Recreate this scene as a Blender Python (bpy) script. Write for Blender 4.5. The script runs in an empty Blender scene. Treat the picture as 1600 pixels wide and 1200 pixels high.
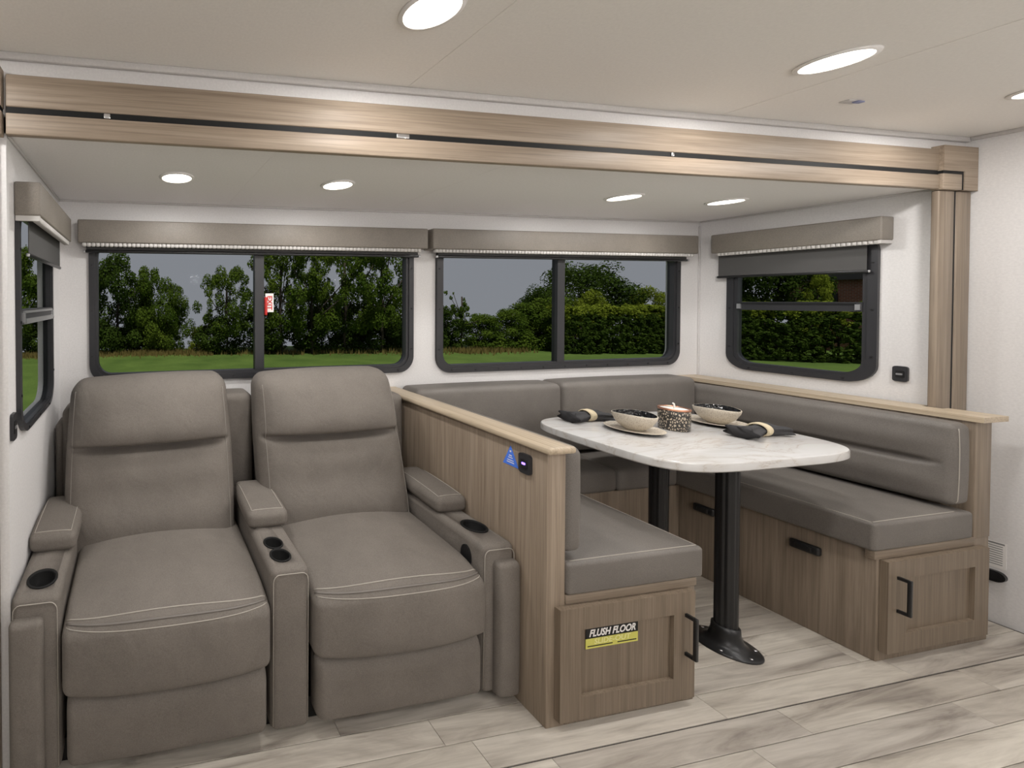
import bpy, bmesh, math, random
from mathutils import Vector, Matrix
from mathutils.bvhtree import BVHTree

S = 0.88                      # drawing units -> metres
random.seed(7)
scene = bpy.context.scene
COL = scene.collection

# ------------------------------------------------------------------ camera
cam_d = bpy.data.cameras.new('camera')
cam = bpy.data.objects.new('camera', cam_d)
COL.objects.link(cam)
F_PX, CX, CY, YAW, PITCH, ROLL = 633.4, 320.0, 477.11, 0.16153, 0.01317, -0.00354
_r = Vector((math.cos(YAW), -math.sin(YAW), 0)); _f = Vector((math.sin(YAW), math.cos(YAW), 0)); _u = Vector((0, 0, 1))
_w = math.cos(PITCH) * _f - math.sin(PITCH) * _u
_v = math.cos(PITCH) * _u + math.sin(PITCH) * _f
R_ = math.cos(ROLL) * _r + math.sin(ROLL) * _v
U_ = math.cos(ROLL) * _v - math.sin(ROLL) * _r
M = Matrix((R_, U_, -_w)).transposed().to_4x4()
M.translation = Vector((0, 0, 1.5)) * S
cam.matrix_world = M
cam_d.sensor_fit = 'HORIZONTAL'; cam_d.sensor_width = 36
cam_d.lens = 36 * F_PX / 1600
cam_d.shift_x = (800 - CX) / 1600
cam_d.shift_y = -(600 - CY) / 1600
cam_d.clip_start = 0.02; cam_d.clip_end = 500
scene.camera = cam

# ------------------------------------------------------------------ world, sun, exposure
world = bpy.data.worlds.new('sky'); scene.world = world; world.use_nodes = True
wn = world.node_tree.nodes; wl = world.node_tree.links
bg = wn['Background']; bg.inputs[0].default_value = (0.66, 0.69, 0.75, 1); bg.inputs[1].default_value = 0.62
sun_d = bpy.data.lights.new('sun', 'SUN'); sun_d.energy = 6.0; sun_d.angle = 0.01; sun_d.color = (1, .95, .84)
sun = bpy.data.objects.new('sun', sun_d); COL.objects.link(sun)
sun.rotation_euler = (math.radians(24), 0, math.radians(-4))
vs = scene.view_settings
vs.view_transform = 'Standard'; vs.look = 'None'; vs.gamma = 1; vs.use_curve_mapping = False
vs.exposure = 0.0
LAMP_MAIN = 5.0; FILL_REAR = 3.0; FILL_GLOBE = 17.0; LAMP_SLIDE = 3.2; SPREAD = math.radians(180)

# ------------------------------------------------------------------ materials
def nmat(name, base=(.8, .8, .8), rough=.5, metal=0, spec=.5):
    m = bpy.data.materials.new(name); m.use_nodes = True
    b = m.node_tree.nodes['Principled BSDF']
    b.inputs['Base Color'].default_value = (*base, 1); b.inputs['Roughness'].default_value = rough
    b.inputs['Metallic'].default_value = metal; b.inputs['Specular IOR Level'].default_value = spec
    return m, m.node_tree.nodes, m.node_tree.links, b

def coords(n, l, scale, rnd=False, kind='Object'):
    tc = n.new('ShaderNodeTexCoord'); mp = n.new('ShaderNodeMapping'); mp.inputs['Scale'].default_value = scale
    l.new(tc.outputs[kind], mp.inputs[0])
    if rnd:
        oi = n.new('ShaderNodeObjectInfo'); mu = n.new('ShaderNodeMath'); mu.operation = 'MULTIPLY'; mu.inputs[1].default_value = 57
        l.new(oi.outputs['Random'], mu.inputs[0]); cb = n.new('ShaderNodeCombineXYZ')
        for i in range(3): l.new(mu.outputs[0], cb.inputs[i])
        l.new(cb.outputs[0], mp.inputs['Location'])
    return mp.outputs[0]

def noise(n, l, vec, scale=1, detail=4, rough=.5, dist=0):
    t = n.new('ShaderNodeTexNoise'); t.inputs['Scale'].default_value = scale; t.inputs['Detail'].default_value = detail
    t.inputs['Roughness'].default_value = rough; t.inputs['Distortion'].default_value = dist
    l.new(vec, t.inputs['Vector']); return t.outputs['Fac']

def ramp(n, l, fac, stops):
    r = n.new('ShaderNodeValToRGB'); e = r.color_ramp.elements
    while len(e) < len(stops): e.new(.5)
    for i, (p, c) in enumerate(stops):
        e[i].position = p; e[i].color = (*c, 1)
    l.new(fac, r.inputs[0]); return r.outputs[0]

def bump(n, l, b, h, strength=.2, dist=.002):
    bp = n.new('ShaderNodeBump'); bp.inputs['Strength'].default_value = strength; bp.inputs['Distance'].default_value = dist
    l.new(h, bp.inputs['Height']); l.new(bp.outputs[0], b.inputs['Normal'])

def mixc(n, l, a, b_, fac, mode='MULTIPLY'):
    m = n.new('ShaderNodeMixRGB'); m.blend_type = mode
    if isinstance(fac, float): m.inputs[0].default_value = fac
    else: l.new(fac, m.inputs[0])
    for i, v in ((1, a), (2, b_)):
        if isinstance(v, tuple): m.inputs[i].default_value = (*v, 1)
        else: l.new(v, m.inputs[i])
    return m.outputs[0]

def wood(name, dark, mid, light, axis, rough=.5):
    m, n, l, b = nmat(name, mid, rough, spec=.35)
    lo, hi = 1.3, 40
    sc = {'x': (lo, hi, hi), 'y': (hi, lo, hi), 'z': (hi, hi, lo)}[axis]
    v = coords(n, l, sc, True)
    a = noise(n, l, v, 1.3, 6, .6, .6)
    c = ramp(n, l, a, [(.25, dark), (.5, mid), (.75, light)])
    f = {'x': (3, 190, 190), 'y': (190, 3, 190), 'z': (190, 190, 3)}[axis]
    a2 = noise(n, l, coords(n, l, f, True), 1, 3, .6)
    c2 = ramp(n, l, a2, [(.3, (.66, .64, .62)), (.55, (1, 1, 1))])
    l.new(mixc(n, l, c, c2, .75), b.inputs['Base Color'])
    bump(n, l, b, a2, .12, .001)
    return m

W_D, W_M, W_L = (.185, .143, .106), (.245, .194, .146), (.300, .242, .187)
WOOD_X = wood('oak_grain_along', W_D, W_M, W_L, 'x')
WOOD_Z = wood('oak_grain_upright', W_D, W_M, W_L, 'z')
WOOD_BEAM = wood('pale_oak_fascia', tuple(1.3 * c for c in W_D), tuple(1.32 * c for c in W_M), tuple(1.34 * c for c in W_L), 'x')
WOOD_BEAMZ = wood('pale_oak_post', tuple(1.22 * c for c in W_D), tuple(1.22 * c for c in W_M), tuple(1.22 * c for c in W_L), 'z')
WOOD_DOOR = wood('oak_door', (.155, .118, .084), (.205, .159, .115), (.25, .198, .147), 'z')
WOOD_CAP = wood('pale_oak_cap', (.36, .285, .20), (.49, .40, .29), (.58, .48, .36), 'y', .4)

def upholstery(name, base, rough=.55, sheen=.0):
    m, n, l, b = nmat(name, base, rough, spec=.4)
    v = coords(n, l, (1, 1, 1))
    big = noise(n, l, v, 7, 4, .6)
    c = ramp(n, l, big, [(.3, tuple(x * .94 for x in base)), (.7, tuple(min(1, x * 1.12) for x in base))])
    wv = noise(n, l, coords(n, l, (1, 1, 1)), 330, 4, .75)
    c2 = ramp(n, l, wv, [(.36, (.58, .58, .58)), (.64, (1.0, 1.0, 1.0))])
    l.new(mixc(n, l, c, c2, .6), b.inputs['Base Color'])
    if sheen:
        b.inputs['Specular IOR Level'].default_value = .22
        wr = noise(n, l, coords(n, l, (1, 1, 1)), 11, 3, .5, .8)
        b1 = n.new('ShaderNodeBump'); b1.inputs['Strength'].default_value = .35; b1.inputs['Distance'].default_value = .012; l.new(wr, b1.inputs['Height'])
        b2 = n.new('ShaderNodeBump'); b2.inputs['Strength'].default_value = .25; b2.inputs['Distance'].default_value = .0012; l.new(wv, b2.inputs['Height'])
        l.new(b1.outputs[0], b2.inputs['Normal']); l.new(b2.outputs[0], b.inputs['Normal'])
    else: bump(n, l, b, wv, .22, .0012)
    return m

SOFA = upholstery('taupe_recliner_fabric', (.188, .167, .147), .72, .25)
LEATHER = upholstery('taupe_dinette_leather', (.165, .149, .134), .55)
THREAD, *_ = nmat('pale_thread', (.36, .33, .29), .7)
THREAD_D, *_ = nmat('grey_thread', (.235, .213, .19), .7)
WELT, *_ = nmat('welt_cord', (.17, .153, .137), .55)

def painted(name, base, rough=.7, amp=.05, sc=(140, 140, 140)):
    m, n, l, b = nmat(name, base, rough, spec=.25)
    a = noise(n, l, coords(n, l, sc), 1, 3, .6)
    c = ramp(n, l, a, [(.3, tuple(x * (1 - amp) for x in base)), (.7, tuple(min(1, x * (1 + amp)) for x in base))])
    l.new(c, b.inputs['Base Color']); bump(n, l, b, a, .06, .001)
    return m

WALL = painted('white_wall_panel', (.70, .685, .68))
CEIL = painted('off_white_ceiling', (.80, .775, .735), .6, .03)
CEIL_S = painted('slide_ceiling_white', (.90, .88, .875), .6, .03)
TRIM = painted('grey_white_trim', (.58, .56, .55), .6)
VALANCE = upholstery('grey_brown_valance_vinyl', (.225, .20, .172), .5)
STRIP, *_ = nmat('pale_lining_strip', (.52, .50, .48), .7)
BLACK, *_ = nmat('black_window_frame', (.028, .028, .031), .38)
BLACK_M, *_ = nmat('black_metal', (.02, .02, .021), .32, .3)
BLACKER, *_ = nmat('black_rubber', (.010, .010, .010), .65, 0, .25)
CHROME, *_ = nmat('bright_steel', (.72, .72, .74), .25, 1)
GREYMET, *_ = nmat('grey_aluminium', (.5, .5, .51), .35, .8)
SHADE, n_, l_, b_ = nmat('charcoal_shade_cloth', (.075, .073, .072), .8)
bump(n_, l_, b_, noise(n_, l_, coords(n_, l_, (600, 600, 600)), 1, 2), .2, .001)
RED, *_ = nmat('red_plastic', (.55, .03, .025), .4)
WHITE, *_ = nmat('white_label', (.82, .80, .78), .5)
GREYINK, *_ = nmat('grey_ink', (.25, .25, .25), .6)
YELLOW, *_ = nmat('yellow_green_label', (.62, .60, .12), .5)
YELLOW_P, *_ = nmat('pale_yellow_ink', (.80, .78, .36), .5)
BLUE, *_ = nmat('blue_label', (.08, .22, .85), .45)
BEIGE, n_, l_, b_ = nmat('speckled_stoneware', (.55, .49, .40), .45)
l_.new(ramp(n_, l_, noise(n_, l_, coords(n_, l_, (1, 1, 1)), 230, 3, .7), [(.34, (.36, .30, .23)), (.5, (.58, .52, .43))]), b_.inputs[0])
GLAZE, n_, l_, b_ = nmat('black_hammered_glaze', (.012, .012, .013), .12)
vt = n_.new('ShaderNodeTexVoronoi'); vt.inputs['Scale'].default_value = 55; l_.new(coords(n_, l_, (1, 1, 1)), vt.inputs['Vector'])
bump(n_, l_, b_, vt.outputs['Distance'], .9, .006)
NAPKIN, n_, l_, b_ = nmat('charcoal_napkin', (.035, .034, .036), .85)
bump(n_, l_, b_, noise(n_, l_, coords(n_, l_, (900, 900, 900)), 1, 2), .3, .001)
RING, n_, l_, b_ = nmat('woven_ring', (.60, .51, .35), .8)
bump(n_, l_, b_, noise(n_, l_, coords(n_, l_, (300, 300, 300)), 1, 2), .8, .003)
COPPER, *_ = nmat('copper_rim', (.62, .30, .19), .3, .9)
WAX, *_ = nmat('white_wax', (.85, .82, .76), .6)
JAR, n_, l_, b_ = nmat('leaf_print_jar', (.03, .028, .026), .35)
wv = n_.new('ShaderNodeTexVoronoi'); wv.feature = 'DISTANCE_TO_EDGE'; wv.inputs['Scale'].default_value = 1
l_.new(coords(n_, l_, (150, 150, 75)), wv.inputs['Vector'])
l_.new(ramp(n_, l_, wv.outputs['Distance'], [(.16, (.03, .027, .025)), (.22, (.55, .47, .36))]), b_.inputs[0])

MARBLE, n_, l_, b_ = nmat('white_marble_laminate', (.80, .78, .76), .22, spec=.5)
vn = noise(n_, l_, coords(n_, l_, (1.6, 5.5, 3)), 1.5, 7, .55, 1.4)
va = n_.new('ShaderNodeMath'); va.operation = 'SUBTRACT'; va.inputs[1].default_value = .5; l_.new(vn, va.inputs[0])
vb = n_.new('ShaderNodeMath'); vb.operation = 'ABSOLUTE'; l_.new(va.outputs[0], vb.inputs[0])
vc = ramp(n_, l_, vb.outputs[0], [(0, (.48, .44, .40)), (.012, (.56, .54, .52)), (.10, (.60, .59, .58))])
l_.new(vc, b_.inputs[0])

PLANK, n_, l_, b_ = nmat('washed_grey_plank', (.55, .52, .48), .42, spec=.4)
pv = coords(n_, l_, (1.5, 15, 1), True)
c1 = ramp(n_, l_, noise(n_, l_, pv, 1.2, 6, .62, .9), [(.30, (.235, .208, .185)), (.42, (.45, .41, .36)), (.56, (.59, .55, .49)), (.75, (.69, .645, .58))])
c2 = ramp(n_, l_, noise(n_, l_, coords(n_, l_, (4, 110, 1), True), 1.2, 4, .6), [(.3, (.8, .79, .78)), (.6, (1, 1, 1))])
oi = n_.new('ShaderNodeObjectInfo'); c3 = ramp(n_, l_, oi.outputs['Random'], [(0, (.84, .83, .83)), (.5, (.97, .96, .94)), (1, (1, 1, .99))])
l_.new(mixc(n_, l_, mixc(n_, l_, c1, c2, .7), c3, 1.0), b_.inputs[0])
FLOORB, *_ = nmat('floor_joint', (.11, .10, .09), .6)

GLASS = bpy.data.materials.new('tinted_window_glass'); GLASS.use_nodes = True
gn = GLASS.node_tree.nodes; gl = GLASS.node_tree.links; gn.clear()
go = gn.new('ShaderNodeOutputMaterial'); gt = gn.new('ShaderNodeBsdfTransparent'); gt.inputs[0].default_value = (.73, .735, .74, 1)
gg = gn.new('ShaderNodeBsdfGlossy'); gg.inputs['Roughness'].default_value = .02; gg.inputs[0].default_value = (.6, .6, .6, 1)
gm = gn.new('ShaderNodeMixShader'); gm.inputs[0].default_value = .0004
gl.new(gt.outputs[0], gm.inputs[1]); gl.new(gg.outputs[0], gm.inputs[2]); gl.new(gm.outputs[0], go.inputs[0])

def emit(name, col, st):
    m = bpy.data.materials.new(name); m.use_nodes = True; n = m.node_tree.nodes; n.clear()
    o = n.new('ShaderNodeOutputMaterial'); e = n.new('ShaderNodeEmission'); e.inputs[0].default_value = (*col, 1); e.inputs[1].default_value = st
    m.node_tree.links.new(e.outputs[0], o.inputs[0]); return m
LED = emit('led_lens', (1, .95, .86), 9)
BLUE_LED = emit('blue_indicator', (.25, .15, 1), 4)

# ------------------------------------------------------------------ mesh helpers
ORG = {}
class MB:
    def __init__(s): s.v = []; s.f = []; s.m = []; s.sm = []
    def add(s, vs, fs, mi=0, smooth=False):
        o = len(s.v); s.v += [tuple(v) for v in vs]; s.f += [tuple(i + o for i in f) for f in fs]
        s.m += [mi] * len(fs); s.sm += [smooth] * len(fs); return s
    def box(s, x0, x1, y0, y1, z0, z1, bev=0, mi=0, seg=2):
        if bev <= 0:
            vs = [(x, y, z) for z in (z0, z1) for y in (y0, y1) for x in (x0, x1)]
            return s.add(vs, [(0, 2, 3, 1), (4, 5, 7, 6), (0, 1, 5, 4), (2, 6, 7, 3), (0, 4, 6, 2), (1, 3, 7, 5)], mi)
        bm = bmesh.new(); bmesh.ops.create_cube(bm, size=1)
        for v in bm.verts: v.co = Vector(((x0 + x1) / 2 + v.co.x * (x1 - x0), (y0 + y1) / 2 + v.co.y * (y1 - y0), (z0 + z1) / 2 + v.co.z * (z1 - z0)))
        bmesh.ops.bevel(bm, geom=bm.edges[:], offset=bev, segments=seg, profile=.5, affect='EDGES')
        return s.bm(bm, mi, True)
    def bm(s, bm, mi=0, smooth=False):
        bm.verts.ensure_lookup_table(); bm.verts.index_update()
        s.add([v.co[:] for v in bm.verts], [[v.index for v in f.verts] for f in bm.faces], mi, smooth); bm.free(); return s
    def puff(s, x0, x1, y0, y1, z0, z1, r=.03, n=(8, 8, 8), puff=(0, 0, 0), fn=None, mi=0):
        c = ((x0 + x1) / 2, (y0 + y1) / 2, (z0 + z1) / 2); h = ((x1 - x0) / 2, (y1 - y0) / 2, (z1 - z0) / 2)
        r = min(r, *[k * .999 for k in h])
        ax = []
        for k in range(3):
            e = [-h[k] + r * t for t in (0, .25, .5, .75)]
            mid = [-h[k] + r + (2 * h[k] - 2 * r) * i / n[k] for i in range(n[k] + 1)]
            ax.append(e + mid + [-t for t in reversed(e)])
        idx = {}; vs = []; fs = []
        def vid(i, j, k):
            key = (i, j, k)
            if key not in idx:
                p = [ax[0][i], ax[1][j], ax[2][k]]
                q = [max(-h[a] + r, min(h[a] - r, p[a])) for a in range(3)]
                d = Vector([p[a] - q[a] for a in range(3)])
                if d.length > 1e-9: d = d.normalized() * r
                p = [q[a] + d[a] for a in range(3)]
                w = [1 - (p[a] / h[a]) ** 2 for a in range(3)]
                o = list(p)
                for a in range(3):
                    b, e = [t for t in range(3) if t != a]
                    o[a] += puff[a] * (p[a] / h[a]) * max(0, w[b]) ** .6 * max(0, w[e]) ** .6
                v = (o[0] + c[0], o[1] + c[1], o[2] + c[2])
                idx[key] = len(vs); vs.append(fn(*v) if fn else v)
            return idx[key]
        L = [len(a) - 1 for a in ax]
        for a in range(3):
            b, e = (a + 1) % 3, (a + 2) % 3
            for side in (0, L[a]):
                for i in range(L[b]):
                    for j in range(L[e]):
                        t = []
                        for (di, dj) in ((0, 0), (1, 0), (1, 1), (0, 1)):
                            k = [0, 0, 0]; k[a] = side; k[b] = i + di; k[e] = j + dj; t.append(vid(*k))
                        fs.append(t if side else t[::-1])
        return s.add(vs, fs, mi, True)
    def tube(s, pts, r, seg=6, mi=0, closed=False):
        pts = [Vector(p) for p in pts]; N = len(pts); vs = []; fs = []
        for i, p in enumerate(pts):
            if closed: t = pts[(i + 1) % N] - pts[i - 1]
            else: t = pts[min(i + 1, N - 1)] - pts[max(i - 1, 0)]
            t.normalize(); a = t.orthogonal().normalized() if i == 0 else (a - t * a.dot(t)).normalized()
            b = t.cross(a)
            for k in range(seg):
                g = 2 * math.pi * k / seg; vs.append(p + r * (math.cos(g) * a + math.sin(g) * b))
        for i in range(N if closed else N - 1):
            for k in range(seg):
                k2 = (k + 1) % seg; j = (i + 1) % N
                fs.append((i * seg + k, i * seg + k2, j * seg + k2, j * seg + k))
        if not closed: fs += [tuple(range(seg))[::-1], tuple((N - 1) * seg + k for k in range(seg))]
        return s.add(vs, fs, mi, True)
    def lathe(s, prof, cx, cy, seg=32, mi=0, smooth=True, xf=None, caps=(1, 1)):
        vs = []; fs = []
        for (r, z) in prof:
            for k in range(seg):
                g = 2 * math.pi * k / seg; v = (cx + r * math.cos(g), cy + r * math.sin(g), z); vs.append(xf(v) if xf else v)
        for i in range(len(prof) - 1):
            for k in range(seg):
                k2 = (k + 1) % seg; fs.append((i * seg + k, i * seg + k2, (i + 1) * seg + k2, (i + 1) * seg + k))
        if caps[0]: fs.append(tuple(range(seg))[::-1])
        if caps[1]: fs.append(tuple((len(prof) - 1) * seg + k for k in range(seg)))
        return s.add(vs, fs, mi, smooth)
    def prism(s, outline, to3, d0, d1, holes=(), mi=0, smooth=False):
        """outline and holes: 2-D loops; to3(u, v, d) -> xyz; extruded from d0 to d1"""
        bm = bmesh.new(); loops = []
        for lp in (outline, *holes):
            vv = [bm.verts.new((u, v, 0)) for u, v in lp]; loops.append(vv)
            for i in range(len(vv)): bm.edges.new((vv[i], vv[(i + 1) % len(vv)]))
        if holes: bmesh.ops.triangle_fill(bm, edges=bm.edges[:], use_beauty=True, use_dissolve=False, normal=(0, 0, 1))
        else: bm.faces.new(loops[0])
        bm.verts.index_update(); n = len(bm.verts)
        uv = [(v.co.x, v.co.y) for v in bm.verts]; F = [[v.index for v in f.verts] for f in bm.faces]
        L = [[v.index for v in lp] for lp in loops]; bm.free()
        vs = [to3(u, v, d0) for u, v in uv] + [to3(u, v, d1) for u, v in uv]
        fs = [f[::-1] for f in F] + [[i + n for i in f] for f in F]
        s.add(vs, fs, mi)
        sd = []
        for lp in L:
            for i in range(len(lp)): a, b = lp[i], lp[(i + 1) % len(lp)]; sd.append((a, b, b + n, a + n))
        o = len(s.v) - 2 * n
        s.f += [tuple(i + o for i in f) for f in sd]; s.m += [mi] * len(sd); s.sm += [smooth] * len(sd)
        return s
    def text(s, body, size, to3, mi=0, shear=0, bold=0.0, align='CENTER'):
        cu = bpy.data.curves.new('t', 'FONT'); cu.body = body; cu.size = size; cu.shear = shear; cu.offset = bold; cu.resolution_u = 3
        cu.align_x = align; cu.align_y = 'CENTER'
        o = bpy.data.objects.new('t', cu); COL.objects.link(o)
        dg = bpy.context.evaluated_depsgraph_get(); dg.update()
        me = bpy.data.meshes.new_from_object(o.evaluated_get(dg))
        s.add([to3(v.co.x, v.co.y) for v in me.vertices], [list(p.vertices) for p in me.polygons], mi)
        bpy.data.objects.remove(o); bpy.data.curves.remove(cu); bpy.data.meshes.remove(me); return s

def build(name, mb, mats, parent=None, label=None, cat=None, group=None, kind=None, fix=True):
    if not isinstance(mats, (list, tuple)): mats = [mats]
    if parent is not None: org = ORG[parent]
    else:
        xs = [v[0] for v in mb.v]; ys = [v[1] for v in mb.v]; zs = [v[2] for v in mb.v]
        org = ((min(xs) + max(xs)) / 2, (min(ys) + max(ys)) / 2, min(zs))
    me = bpy.data.meshes.new(name)
    me.from_pydata([((v[0] - org[0]) * S, (v[1] - org[1]) * S, (v[2] - org[2]) * S) for v in mb.v], [], mb.f)
    for m in mats: me.materials.append(m)
    me.polygons.foreach_set('material_index', mb.m); me.polygons.foreach_set('use_smooth', mb.sm)
    if fix:
        bm = bmesh.new(); bm.from_mesh(me); bmesh.ops.recalc_face_normals(bm, faces=bm.faces[:]); bm.to_mesh(me); bm.free()
    me.update()
    o = bpy.data.objects.new(name, me); COL.objects.link(o)
    ORG[o] = org
    if parent is not None: o.parent = parent
    else: o.location = [c * S for c in org]
    tag(o, label, cat, group, kind)
    return o
def tag(o, label=None, cat=None, group=None, kind=None):
    for k, v in (('label', label), ('category', cat), ('group', group), ('kind', kind)):
        if v: o[k] = v
def thing(name, loc, label, cat, group=None):
    o = bpy.data.objects.new(name, None); COL.objects.link(o); o.empty_display_size = .1
    ORG[o] = loc; o.location = [c * S for c in loc]; tag(o, label, cat, group); return o
def sharp(o, ang=35):
    me = o.data
    for p in me.polygons: p.use_smooth = True
    me.set_sharp_from_angle(angle=math.radians(ang)); return o

def rrect(u0, u1, v0, v1, r, seg=8):
    out = []
    for cu, cv, a in ((u1 - r, v1 - r, 0), (u0 + r, v1 - r, 90), (u0 + r, v0 + r, 180), (u1 - r, v0 + r, 270)):
        for i in range(seg + 1):
            g = math.radians(a + 90 * i / seg); out.append((cu + r * math.cos(g), cv + r * math.sin(g)))
    return out
XZ = lambda u, v, d: (u, d, v)
YZ = lambda u, v, d: (d, u, v)
XY = lambda u, v, d: (u, v, d)

# ------------------------------------------------------------------ key planes
XL, XR, YB, YF = -.40, 3.73, 2.165, 1.315      # slide-out: left, right, back wall, opening plane
ZS, ZC, XW = 2.015, 2.258, 3.90                # slide ceiling, main ceiling, right main wall
X0, Y0 = -2.3, -1.0                            # far ends of the main room
T = .05
WIN = {1: (-.252, 1.592, 1.072, 1.84), 2: (1.745, 3.552, 1.06, 1.84)}
WR = (1.487, 2.025, 1.055, 1.84); WLF = (1.412, 1.940, 1.045, 1.83)
def hole(w, e=.02, r=.085): return rrect(w[0] + e, w[1] - e, w[2] + e, w[3] - e, r)

# ------------------------------------------------------------------ room shell
b = MB().box(X0, XW + .3, Y0, 1.1065, -.06, -.004); 
floor = build('floor', b, FLOORB, kind='structure')
b = MB().box(XL - .02, XR + .17, 1.1095, YB + .03, -.06, -.004); floor_s = build('floor', b, FLOORB, kind='structure')
b = MB().prism([(XL - T, -.06), (XR + T, -.06), (XR + T, ZS + T), (XL - T, ZS + T)], XZ, YB, YB + T, [hole(WIN[1]), hole(WIN[2])]); build('wall_back', b, WALL, kind='structure')
b = MB().prism([(1.335, -.06), (YB, -.06), (YB, ZS + T), (1.335, ZS + T)], YZ, XR, XR + T, [hole(WR)]); build('wall_right', b, WALL, kind='structure')
b = MB().prism([(1.335, -.06), (YB, -.06), (YB, ZS + T), (1.335, ZS + T)], YZ, XL - T, XL, [hole(WLF)]); build('wall_left', b, WALL, kind='structure')
b = MB().box(XL - T, XR + T, 1.335, YB + T, ZS, ZS + T); build('ceiling', b, CEIL_S, kind='structure')
b = MB().box(X0 - T, XW + T, Y0 - T, 1.40, ZC, ZC + T); build('ceiling', b, CEIL, kind='structure')
b = MB().box(X0, XW, 1.335, 1.40, 2.06, ZC).box(X0, XL - .06, 1.335, 1.40, -.06, 2.06).box(3.79, XW, 1.335, 1.40, -.06, 2.06); build('wall_front', b, WALL, kind='structure')
b = MB().box(XW, XW + T, Y0, 1.40, -.06, ZC); build('wall_partition', b, WALL, kind='structure')
b = MB().box(X0, XW, Y0 - T, Y0, -.06, ZC); build('wall_opposite', b, WALL, kind='structure')
b = MB().box(X0 - T, X0, Y0 - T, 1.40, -.06, ZC); build('wall_far', b, WALL, kind='structure')
# outer roof and skirt of the vehicle
b = MB().box(X0 - .1, XW + .1, Y0 - .1, 1.42, ZC + T + .01, ZC + .12).box(XL - .08, XR + .08, 1.42, YB + .08, ZS + T + .01, ZS + .12); build('roof', b, TRIM, kind='structure')

# cove strips along the ceilings
k = 0
def cove(pts_box):
    global k
    k += 1; build('trim_%d' % k, pts_box, TRIM, kind='structure')
cove(MB().box(XL, XR, YB - .008, YB, ZS - .010, ZS, .002))
cove(MB().box(XL, XL + .008, 1.345, YB, ZS - .010, ZS, .002))
cove(MB().box(XR - .008, XR, 1.345, YB, ZS - .010, ZS, .002))
cove(MB().box(X0, XW, 1.320, 1.335, ZC - .022, ZC, .003))
cove(MB().box(XW - .012, XW, Y0, 1.32, ZC - .018, ZC, .003))
cove(MB().box(XR - .008, XR, YB - .008, YB, 0, ZS - .03, .002))
# ceiling panel seams: thin batten strips
for x in (.956, 2.385): cove(MB().box(x - .005, x + .005, Y0, 1.32, ZC - .0012, ZC)); bpy.data.objects['trim_%d' % k].data.materials[0] = CEIL
for x in (.478, 1.40): cove(MB().box(x - .004, x + .004, 1.345, YB - .012, ZS - .0008, ZS)); bpy.data.objects['trim_%d' % k].data.materials[0] = CEIL_S
# threshold joint between slide floor and main floor
cove(MB().box(X0, XW, 1.1066, 1.1094, -.05, -.006))
bpy.data.objects['trim_%d' % k].data.materials[0] = BLACKER

# floor planks
def planks(parent, x0, x1, ys, length, seed):
    rnd = random.Random(seed); org = ORG[parent]; cache = {}
    for (ya, yb) in ys:
        x = x0 - rnd.random() * length * .95
        while x < x1:
            a, e = max(x, x0), min(x + length, x1)
            x += length
            if e - a < .03: continue
            key = (round(e - a, 3), round(yb - ya, 3))
            if key not in cache:
                me = bpy.data.meshes.new('plank'); hx, hy, g, c = (e - a) / 2, (yb - ya) / 2, .0008, .0012
                vs = []
                for (dx, z) in ((g, -.006), (g, -.0008), (g + c, 0)):
                    vs += [(sx * (hx - dx) * S, sy * (hy - dx) * S, z * S) for sx, sy in ((-1, -1), (1, -1), (1, 1), (-1, 1))]
                fs = [(8, 9, 10, 11)] + [(q * 4 + i, q * 4 + (i + 1) % 4, q * 4 + 4 + (i + 1) % 4, q * 4 + 4 + i) for q in (0, 1) for i in range(4)]
                me.from_pydata(vs, [], fs); me.materials.append(PLANK); cache[key] = me
            o = bpy.data.objects.new('plank', cache[key]); COL.objects.link(o); o.parent = parent
            o.location = [((a + e) / 2 - org[0]) * S, ((ya + yb) / 2 - org[1]) * S, -org[2] * S]
rows = []; y = 1.1065
while y > Y0 + .01: rows.append((max(y - .086, Y0), y)); y -= .086
planks(floor, X0, XW, rows, .96, 3)
rows = []; y = 1.1095
while y < YB - .01: rows.append((y, min(y + .086, YB))); y += .086
planks(floor_s, XL, XR + .15, rows, .96, 11)

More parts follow.
